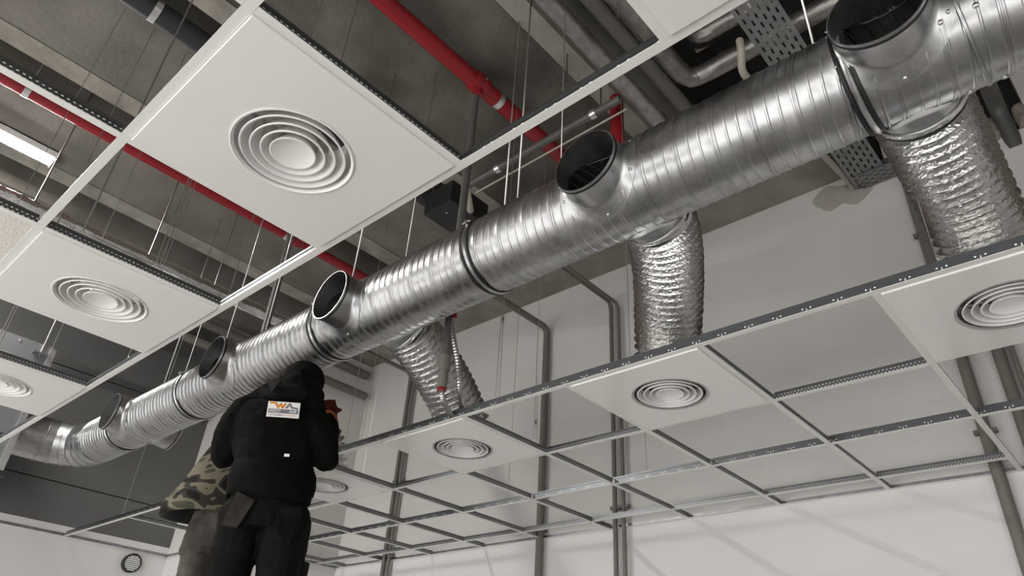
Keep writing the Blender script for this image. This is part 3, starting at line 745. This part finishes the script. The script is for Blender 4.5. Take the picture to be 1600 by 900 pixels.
wire('hanger wire right of the worker in black on the right runner', (-1.50, 1.8, ZT), ZS, .0020)
wire('second hanger wire right of the worker in black', (-1.40, 1.83, ZT), ZS, .0016)
wire('short hanger wire on the outer runner in the open grid middle', (-.381, 3.0, ZT), ZB, .0018)
wire('hanger wire on the outer runner left of the single wall conduit', (-1.404, 3.0, ZT), ZB, .0016)
wire('hanger wire on the outer runner near the shaft', (-2.994, 3.0, ZT), ZB, .0016)
wire('hanger wire on the lone runner at the far end wall', (-4.329, 1.8, ZT), ZS, .002)
# duct hangers: pairs of steel ropes at the joints
def duct_hanger(label, x, y, r=.0028, dy=0):
    zb = ZA + math.sqrt(max(.001, (RD+.004)**2 - (y-YA)**2))
    return tag(MB().tube([(x, y, zb), (x, y+dy, ZS)], r, 8).build('duct_hanger', 'wire', origin=(x, y, zb), smooth=True), label, 'duct hanger', 'steel ropes carrying the spiral duct')
duct_hanger('steel rope to the duct behind the third spigot from the camera, left one', -.95, 1.30, .004)
duct_hanger('steel rope to the duct behind the third spigot from the camera, right one', -.75, 1.45, .0028)
duct_hanger('steel rope to the duct at the fourth spigot, left one', -2.12, 1.27, .0034)
duct_hanger('steel rope to the duct at the fourth spigot, right one', -1.93, 1.40, .0034)
duct_hanger('steel rope to the duct at the farthest spigot, left one', -3.18, 1.38, .003)
duct_hanger('steel rope to the duct at the farthest spigot, right one', -2.98, 1.42, .003)
duct_hanger('tall twisted steel rope crossing in front of the thick red pipe', .115, 1.32, .0038)
duct_hanger('thin steel rope near the small tray behind the duct', .27, 1.40, .0022)
duct_hanger('threaded rod to the duct joint beside the grey drop pipe', -.085, 1.45, .004)
duct_hanger('rod holding the duct beside the largest spigot', 1.30, 1.36, .004)
# threaded rods hanging from the ribs around the left foil pipe
for i, (x, y, lab) in enumerate(((-2.93, .20, 'first rod carrying the left foil-wrapped pipe'), (-2.93, .92, 'second rod carrying the left foil-wrapped pipe'))):
    zt = ZS
    tag(MB().tube([(x, y, 4.24), (x, y, zt)], .005, 8).build('threaded_rod', 'rod', origin=(x, y, 4.24)), lab, 'rod', 'threaded rods under the slab')
for x, y, z, lab in ((-.50, 1.98, 4.62, 'thin rod stub right of the red pipe clamp'), (-.02, 1.78, 4.62, 'thin rod from the dark beam near the foil-wrapped pipe'), (.03, 2.03, 4.62, 'thin rod at the end of the dark conduit bar'), (-.27, 2.3, 4.2, 'thin rod hanging over the spiral duct near its largest middle spigot')):
    tag(MB().tube([(x, y, z), (x, y, ZB+.02)], .005, 8).build('threaded_rod', 'rod', origin=(x, y, z)), lab, 'rod', 'threaded rods under the slab')

# ================================================================ AIR UNIT
t = thing('air_handling_unit', 'grey sheet-metal air unit with aluminium corner posts at the left edge', 'air unit', (-4.7, -.2, 2.93))
ux0, ux1, uy0, uy1, uz0, uz1 = -5.3, -4.2, -1.2, .90, 2.95, 3.90
MB().box((ux0+.01, uy0+.01, uz0+.02), (ux1-.008, uy1-.008, uz1)).build('casing', 'ahu', t)
for x in (ux0, ux1-.035):
    for y in (uy0, uy1-.035):
        MB().box((x, y, uz0), (x+.04, y+.04, uz1-.02)).build('corner_post', 'alu', t)
MB().box((ux1-.02, uy0, uz0), (ux1+.004, uy1, uz0+.035)).build('bottom_rail', 'alu', t)
MB().box((ux0, uy1-.02, uz0), (ux1, uy1+.004, uz0+.035)).build('bottom_rail', 'alu', t)
for x, y in ((ux1, uy1), (ux1, uy0), (ux0, uy1), (ux0, uy0)):
    MB().obox((x-.02, y-.02, uz0-.012), (.05,0,0), (0,.05,0), (0,0,.016)).build('corner_block', 'black', t)
for i in range(12):
    MB().lathe([(.010, 0), (.010, .004), (.005, .008), (1e-7, .009)], (ux1-.008, uy0 + .1 + i*.16, uz1-.03), (1,0,0), 8).build('rivet', 'bolt', t)
MB().tube([(ux1+.01, uy1-.09, uz1-.10), (ux1+.01, uy1-.09, uz1+.9)], .006, 8).build('hanging_rod', 'rod', t)
MB().obox((ux1+.01, uy1-.09, uz1-.08), (.02,0,0), (0,.05,0), (0,0,.006)).build('bracket', 'galv_dark', t)

# ================================================================ ROUND WALL VENT
t = thing('round_vent', 'round black wall vent with pale louvres low on the end wall', 'vent', (XE, 2.41, 2.655))
vc = Vector((XE, 2.41, 2.737)); b = MB()
b.lathe([(.080, 0), (.082, .05), (.078, .055), (.070, .055), (.068, .04), (.068, .002)], vc, (1,0,0), 40, True); b.build('rim', 'black', t, smooth=True, angle=40)
MB().lathe([(1e-7, .004), (.068, .004), (.068, .002), (1e-7, .002)], vc, (1,0,0), 32).build('backing', 'black', t)
for i in range(8):
    z = -.057 + i*.0163; hw = math.sqrt(.067**2 - z*z)
    MB().obox(vc + Vector((.046, 0, z)), (.006,0,-.003), (0,hw,0), (.001,0,.0035)).build('louvre', 'p_white', t)

# ================================================================ PEOPLE
RT = Vector((.7219, .6919, 0)); FW = Vector((-.6919, .7219, 0)); UP = Vector((0,0,1))
def remesh_obj(name, b, mats, parent, vox, matfun=None, fold=0.0, fscale=9, smooth_it=3, fseed=0):
    tmp = b.build('tmp_' + name, mats[0])
    md = tmp.modifiers.new('r', 'REMESH'); md.mode = 'VOXEL'; md.voxel_size = vox
    sm = tmp.modifiers.new('s', 'SMOOTH'); sm.iterations = smooth_it; sm.factor = .5
    dg = bpy.context.evaluated_depsgraph_get(); dg.update()
    me = bpy.data.meshes.new_from_object(tmp.evaluated_get(dg))
    old = tmp.data; bpy.data.objects.remove(tmp); bpy.data.meshes.remove(old)
    me.name = name; org = root_loc(parent)
    me.materials.clear()
    for x in mats: me.materials.append(M[x])
    if fold:
        me.update()
        nv = len(me.vertices); co = np.empty(nv*3, np.float32); no = np.empty(nv*3, np.float32)
        me.vertices.foreach_get('co', co); me.vertices.foreach_get('normal', no); co = co.reshape(-1, 3); no = no.reshape(-1, 3)
        for i in range(nv):
            c = co[i]; q = Vector((c[0]*fscale, c[1]*fscale, c[2]*fscale*1.5 + fseed))
            co[i] = c + no[i] * (noise.noise(q)*fold - abs(noise.noise(q*2.1))*fold*.8)
        me.vertices.foreach_set('co', co.ravel())
    if matfun:
        for p in me.polygons: p.material_index = matfun(p.center)
    me.transform(Matrix.Translation(-org)); me.update()
    me.shade_smooth()
    o = bpy.data.objects.new(name, me); col.objects.link(o); o.parent = parent
    return o
class Body:
    """person frame: x to the right of the picture, y away from the camera, z up"""
    def __init__(s, o): s.o = Vector(o); s.b = MB()
    def P(s, p): return s.o + RT*p[0] + FW*p[1] + UP*p[2]
    def loft(s, secs, n=22, b=None):
        """secs: (centre, half width, half depth, axis)"""
        RR = []
        for c, a, d, *r in secs:
            c = s.P(c); tilt = r[0] if r else 0
            RR.append([c + RT*(a*math.cos(2*PI*j/n)) + FW*(d*math.sin(2*PI*j/n)) + UP*(tilt*math.cos(2*PI*j/n)) for j in range(n)])
        (b or s.b).rings(RR, True, True)
    def limb(s, pts, rs, n=14, b=None):
        P = [s.P(p) for p in pts]; Q = []; rr = []
        for i in range(len(P)-1):
            for k in range(6):
                t = k/6; Q.append(P[i].lerp(P[i+1], t)); rr.append(rs[i]*(1-t) + rs[i+1]*t)
        Q.append(P[-1]); rr.append(rs[-1])
        bb = (b or s.b); bb.tube(Q, rr, n)
        for p, r in ((Q[0], rr[0]), (Q[-1], rr[-1])): bb.ellipsoid(p, r, r, r, 12, 8)
        for i in range(1, len(pts)-1): bb.ellipsoid(P[i], rs[i], rs[i], rs[i], 12, 8)
    def ball(s, c, r, b=None): (b or s.b).ellipsoid(s.P(c), *( (r,r,r) if isinstance(r, float) else r), 18, 12, rot=Matrix((RT, FW, UP)).transposed())
    def hand(s, w, d, side, curl, scale=1.0, b=None, rf=1.0):
        """palm, four fingers of different length and a thumb; d: pointing direction, curl: bend direction (local)"""
        w = Vector(w); d = Vector(d).normalized(); cu = Vector(curl).normalized(); la = d.cross(cu).normalized()
        for k in range(5):
            off = la*(-.032 + .016*k)
            s.limb([w + off*.7, w + off + d*.085*scale], [.016, .013], 8, b)
        for k, ln in enumerate((.062, .075, .080, .070)):
            f = la*(-.033 + .022*k); a0 = w + f + d*.085*scale
            a1 = a0 + d*ln*.42 + cu*ln*.12; a2 = a1 + d*ln*.22 + cu*ln*.30; a3 = a2 - d*ln*.02 + cu*ln*.30
            s.limb([a0, a1, a2, a3], [.0098, .0092, .0086, .0078], 8, b)
        t0 = w + la*side*.03 + d*.02; t1 = t0 + la*side*.03 + d*.03 + cu*.02; t2 = t1 + la*side*.006 + d*.03 + cu*.022
        s.limb([t0, t1, t2], [.014, .011, .0095], 8, b)

# ---- platform they stand on (below the picture)
PZ = 1.50
t = thing('work_platform', 'wooden trestle platform the two workers stand on', 'platform', (-1.6, 1.4, 0))
for k in range(4):
    MB().obox((-1.6 - .0, 1.2, PZ-.02) if False else Vector((-1.62, 1.36, PZ-.02)) + Vector((RT.x, RT.y, 0))*(-.33 + k*.22), RT*.105, FW*1.0, UP*.02).build('plank', 'wood', t)
for sx in (-.38, .38):
    for sy in (-.85, .85):
        q = Vector((-1.62, 1.36, 0)) + RT*sx + FW*sy
        MB().tube([q, q + UP*(PZ-.04)], .024, 10).build('leg', 'galv_dark', t)
for sy in (-.85, .85):
    q = Vector((-1.62, 1.36, PZ-.065)) + FW*sy
    MB().obox(q, RT*.42, FW*.02, UP*.025).build('bearer', 'galv_dark', t)

# ---- worker in black
W = Body((-1.257, 1.297, 0))
man = thing('person', 'worker in a black hooded sweatshirt seen from behind, arms raised to the duct', 'person', W.P((0, 0, PZ)))
W.loft([((.01,.0,2.30), .165, .115), ((.008,.0,2.40), .172, .120), ((.005,.0,2.50), .168, .118), ((-.01,.0,2.60), .175, .125), ((-.03,.0,2.70), .188, .128), ((-.045,.0,2.79), .195, .125), ((-.045,.01,2.86), .185, .108), ((-.03,.02,2.905), .12, .085), ((.0,.03,2.94), .07, .07)])
W.limb([(-.195,.01,2.845), (-.255,.02,2.72), (-.262,.06,2.645), (-.20,.30,2.90), (-.16,.38,3.02)], [.078, .070, .064, .048, .040])
W.limb([(.105,.01,2.835), (.190,.02,2.72), (.205,.06,2.655), (.14,.30,2.86), (.10,.36,2.98)], [.078, .068, .062, .048, .040])
W.limb([(.0,.03,2.92), (.03,.03,2.97)], [.062, .06])
W.ball((.04,.03,3.0), (.078,.098,.105))
W.limb([(.04,.125,2.985), (.04,.14,2.975)], [.016, .014])           # nose
W.ball((-.042,.03,2.995), (.012,.022,.03)); W.ball((.122,.03,2.995), (.012,.022,.03))
W.hand((-.16,.38,3.03), (.25,.35,.9), 1, (.1,.9,-.4)); W.hand((.10,.36,2.99), (-.25,.35,.9), -1, (-.1,.9,-.4))
W.limb([(-.085,.0,2.36), (-.085,.005,2.13), (-.075,-.01,1.93), (-.08,.0,1.60)], [.105, .092, .080, .070])
W.limb([(.108,.0,2.36), (.125,.005,2.13), (.125,-.01,1.93), (.12,.0,1.60)], [.105, .095, .082, .072])
for sx in (-.08, .12):
    W.limb([(sx,-.03,PZ+.060), (sx,.10,PZ+.060), (sx,.17,PZ+.050)], [.046, .048, .036])
def mf(c):
    l = c - W.o; z = c.z; y = l.dot(FW)
    if z > 2.98 and y > .33: return 5
    if z > 2.945 and y > .31: return 6
    if z > 2.945 and abs(l.dot(RT) - .04) < .12 and y < .2: return 2 if y > .02 else 3
    if z < PZ + .1: return 4
    return 0 if z > 2.455 else 1
remesh_obj('body', W.b, ['hoodie', 'trouser', 'skin', 'hair', 'black', 'glove_red', 'glove_orange'], man, .0095, mf, fold=.010, fscale=7)
# sweatshirt hem, hanging over the trousers
hb = MB(); n = 40
def hem_ring(z, a, d, cx, wob): return [W.P((cx + (a + wob*math.sin(5*t_ + 1))*math.cos(t_), (d + wob)*math.sin(t_), z + .012*math.sin(t_*2 + .6))) for t_ in [2*PI*j/n for j in range(n)]]
hb.rings([hem_ring(2.60, .168, .120, -.005, .002), hem_ring(2.55, .188, .138, .0, .004), hem_ring(2.50, .192, .142, .004, .005), hem_ring(2.462, .188, .138, .006, .003), hem_ring(2.452, .182, .133, .006, .003), hem_ring(2.425, .180, .131, .008, .003), hem_ring(2.43, .172, .124, .008, .002), hem_ring(2.50, .178, .130, .004, .002)], False, False)
hb.build('sweatshirt_hem', 'hoodie', man, smooth=True)
# hood pulled over the head plus its collar fold
hd = Body(W.o)
hd.ball((.038,.015,3.015), (.098,.112,.098)); hd.ball((.045,-.02,2.965), (.098,.10,.075)); hd.loft([((.01,.0,2.90), .12, .10), ((.03,.0,2.95), .10, .10), ((.035,.01,3.0), .088, .10)])
hd.limb([(-.185,.0,2.875), (-.10,-.01,2.92), (-.02,-.01,2.975)], [.05, .062, .062]); hd.limb([(.13,.0,2.865), (.08,-.01,2.93)], [.05, .06])
hd.limb([(-.10,-.06,2.905), (-.02,-.105,2.90), (.08,-.10,2.91), (.13,-.03,2.93)], [.028, .036, .036, .028])
hood = remesh_obj('hood', hd.b, ['hoodie'], man, .0085, fold=.008, fscale=11)
b = MB(); q = [W.P(p) for p in ((-.095,-.118,2.955), (-.015,-.138,2.955), (-.05,-.142,2.885))]; q2 = [x + FW*.006 for x in q]
b.add(q + q2, [(0,1,2), (5,4,3), (0,3,4,1), (1,4,5,2), (2,5,3,0)]); b.build('hood_flap', 'pocket', man)
# back print
def on_back(x, z, lift=0.0): return W.P((x, -.142 - lift + (x+.03)**2*.9, z))
pt = MB(); nx = 8
RR = []
x0, x1 = -.048, .096
def pk(u, v, lift): 
    x = x0 + (x1-x0)*u + (.5-v)*.008; z = 2.768 + .074*v
    return W.P((x, -.140 - lift + (x-.02)**2*.2 + (v-.5)*.004, z))
V = []; F = []
for j in range(2):
    for i in range(nx + 1): V.append(pk(i/nx, j, .004))
for j in range(2):
    for i in range(nx + 1): V.append(pk(i/nx, j, .0))
k1 = nx + 1
for i in range(nx):
    F.append((i, i+1, k1+i+1, k1+i)); F.append((2*k1+i+1, 2*k1+i, 3*k1+i, 3*k1+i+1))
    F.append((i, 2*k1+i, 2*k1+i+1, i+1)); F.append((k1+i, k1+i+1, 3*k1+i+1, 3*k1+i))
F.append((0, k1, 3*k1, 2*k1)); F.append((nx, 2*k1+nx, 3*k1+nx, k1+nx))
pt.add(V, F); patch = pt.build('back_print', 'patch', man); patch['label'] = 'white rectangular print with orange and grey logo and lettering'
def flat(poly, name, mt, lift=.0055):
    """polygon in patch coordinates 0..1"""
    b = MB(); us = [p[0] for p in poly]; vs_ = [p[1] for p in poly]; a0, a1, c0, c1 = min(us), max(us), min(vs_), max(vs_)
    for i in range(8): b.add([pk(a0 + (a1-a0)*u, v, lift) for u, v in ((i/8, c0), ((i+1)/8, c0), ((i+1)/8, c1), (i/8, c1))], [(0,1,2,3)])
    return b.build(name, mt, patch)
def strip(cl, wd, name, mt, lift=.0055):
    """thick open polyline drawn as quads"""
    b = MB(); asp = 2.0
    for i in range(len(cl)-1):
        (u0, v0), (u1, v1) = cl[i], cl[i+1]; dx, dy = (u1-u0)*asp, (v1-v0); L = math.hypot(dx, dy); nx_, ny_ = -dy/L, dx/L; ex, ey = dx/L*wd*.5, dy/L*wd*.5
        P = [((u0*asp-ex+nx_*wd)/asp, v0-ey+ny_*wd), ((u1*asp+ex+nx_*wd)/asp, v1+ey+ny_*wd), ((u1*asp+ex-nx_*wd)/asp, v1+ey-ny_*wd), ((u0*asp-ex-nx_*wd)/asp, v0-ey-ny_*wd)]
        b.add([pk(u, v, lift + .0001*i) for u, v in P], [(0,1,2,3)])
    return b.build(name, mt, patch)
strip([(.07,.90), (.24,.90), (.33,.60), (.40,.86), (.47,.60), (.55,.88)], .062, 'logo_w', 'p_orange')
strip([(.59,.60), (.68,.88), (.76,.64), (.93,.60)], .062, 'logo_a', 'p_grey')
flat([(.04,.24), (.97,.24), (.97,.51), (.04,.51)], 'grey_band', 'p_grey')
def text(s, u, v, size, mt, width, lift=.0068):
    cu = bpy.data.curves.new('txt', 'FONT'); cu.body = s; cu.size = 1; cu.resolution_u = 2
    ob = bpy.data.objects.new('txt', cu); col.objects.link(ob); dg = bpy.context.evaluated_depsgraph_get(); dg.update()
    me = bpy.data.meshes.new_from_object(ob.evaluated_get(dg)); bpy.data.objects.remove(ob); bpy.data.curves.remove(cu)
    xs = [p.co.x for p in me.vertices]; w_ = max(xs) - min(xs); mn = min(xs)
    org = root_loc(patch)
    for p in me.vertices: p.co = pk(u + (p.co.x - mn)/w_*width, v + p.co.y*size, lift) - org
    me.materials.clear(); me.materials.append(M[mt]); me.name = 'lettering'
    o = bpy.data.objects.new('lettering', me); col.objects.link(o); o.parent = patch
text('WEST', .07, .28, .27, 'p_white', .36); text('AIR', .69, .28, .27, 'p_white', .24)
text('SUSTAINABLE', .06, .07, .15, 'p_dark', .44); text('ENGINEERING', .52, .07, .15, 'p_paleorange', .42)
# trouser pockets
def slab_poly(pts, name, mt, parent, B, thick=.012):
    q = [B.P(p) for p in pts]; c = sum(q, Vector())/len(q); k = len(q)
    n_ = (q[1]-q[0]).cross(q[2]-q[1]).normalized()
    if n_.dot(FW) > 0: n_ = -n_
    o_ = [x + n_*thick for x in [c + (y-c)*.95 for y in q]]
    b = MB(); b.add(q + o_, [tuple(range(k)), tuple(range(2*k-1, k-1, -1))] + [(i, (i+1) % k, k + (i+1) % k, k+i) for i in range(k)])
    return b.build(name, mt, parent)
slab_poly([(-.089,-.122,2.437), (.0,-.128,2.405), (-.049,-.120,2.287), (-.129,-.095,2.297)], 'pocket', 'pocket', man, W)
slab_poly([(.093,-.122,2.392), (.185,-.090,2.395), (.195,-.075,2.32), (.166,-.095,2.243), (.110,-.118,2.28)], 'pocket', 'trouser', man, W)
slab_poly([(.205,-.045,2.20), (.225,.03,2.20), (.222,.03,2.06), (.205,-.045,2.06)], 'pocket', 'trouser', man, W)
# small marks on the sweatshirt
MB().obox(W.P((.085,-.140,2.60)), RT*.011, FW*.001, UP*.006).build('label_tab', 'patch', man)

# ---- worker in camouflage jacket, leaning behind
K = Body((-2.038, 1.393, 0))
cm = thing('person', 'worker in a camouflage jacket and grey trousers, half hidden behind the other', 'person', K.P((0.06, 0, PZ)))
K.loft([((.07,.02,2.30), .15, .11), ((.08,.02,2.42), .155, .115), ((.10,.03,2.55), .15, .12), ((.15,.04,2.70), .155, .12), ((.20,.05,2.84), .18, .12), ((.235,.06,2.93), .17, .10), ((.255,.07,2.985), .08, .08)])
K.limb([(.26,.08,2.98), (.28,.09,3.03)], [.058, .056]); K.ball((.285,.09,3.075), (.072,.09,.095))
K.limb([(.285,.18,3.06), (.285,.195,3.05)], [.015, .013])
K.limb([(.09,.06,2.91), (.06,.12,2.74), (.10,.22,2.70), (.22,.32,2.93)], [.070, .062, .055, .045])
K.limb([(.33,.06,2.93), (.37,.15,2.78), (.34,.22,2.76), (.30,.34,2.95)], [.066, .055, .050, .042]); K.hand((.30,.34,2.95), (-.1,.4,.9), -1, (-.1,.9,-.3))
K.limb([(.015,.02,2.40), (.04,.02,2.18), (.065,.01,1.95), (.05,.03,1.60)], [.095, .088, .078, .068])
K.limb([(.11,.08,2.40), (.11,.12,2.18), (.11,.14,1.95), (.12,.14,1.60)], [.095, .088, .078, .068])
for sx, oy in ((.05, 0), (.12, .12)): K.limb([(sx,oy,PZ+.060), (sx,oy+.13,PZ+.060), (sx,oy+.20,PZ+.050)], [.046, .048, .036])
K.hand((.22,.32,2.94), (.1,.4,.9), 1, (.1,.9,-.3))
def mf2(c):
    l = c - K.o
    if c.z > 2.99 and l.dot(RT) < .42 and l.dot(FW) < .25: return 2
    if c.z > 2.92 and l.dot(FW) > .28: return 2
    if c.z < PZ + .1: return 3
    return 0 if c.z > 2.50 else 1
remesh_obj('body', K.b, ['camo', 'trouser_grey', 'hair', 'black'], cm, .0105, mf2, fold=.010, fscale=7, fseed=4)
# loose jacket: shell with open flared hem
jb = MB(); n = 48
def jr(cx, cy, z, a, d, tl=0.0, wob=0.0):
    return [K.P((cx + a*(1 + wob*math.sin(4*t_+.5))*math.cos(t_), cy + d*(1 + wob*math.sin(3*t_))*math.sin(t_), z + tl*math.cos(t_))) for t_ in [2*PI*j/n for j in range(n)]]
outer = [jr(.20,.06,3.0,.10,.09,-.02), jr(.15,.055,2.93,.185,.125,-.03), jr(.10,.05,2.82,.19,.145,-.02), jr(.06,.04,2.72,.195,.15,.0,.02), jr(.035,.035,2.63,.205,.16,.0,.03), jr(.0,.03,2.56,.222,.175,.01,.03), jr(.012,.03,2.53,.232,.182,.012,.03), jr(.010,.03,2.49,.226,.178,.012,.03)]
inner = [jr(.010,.03,2.493,.216,.168,.012,.03), jr(.005,.03,2.56,.20,.155,.01,.02), jr(.075,.035,2.62,.18,.14)]
jb.rings(outer + inner, False, False); 
for i in range(len(jb.f)): jb.mi[i] = 0 if i < (len(outer)-1)*n else 1
jb.build('jacket', ['camo', 'black'], cm, smooth=True, angle=70)
hb = MB(); hb.rings([jr(.012,.03,2.531,.234,.184,.012,.03), jr(.012,.03,2.529,.2365,.186,.012,.03), jr(.010,.03,2.493,.2305,.182,.012,.03), jr(.010,.03,2.489,.226,.178,.012,.03)], False, False)
hb.build('jacket_hem', 'camo', cm, smooth=True)
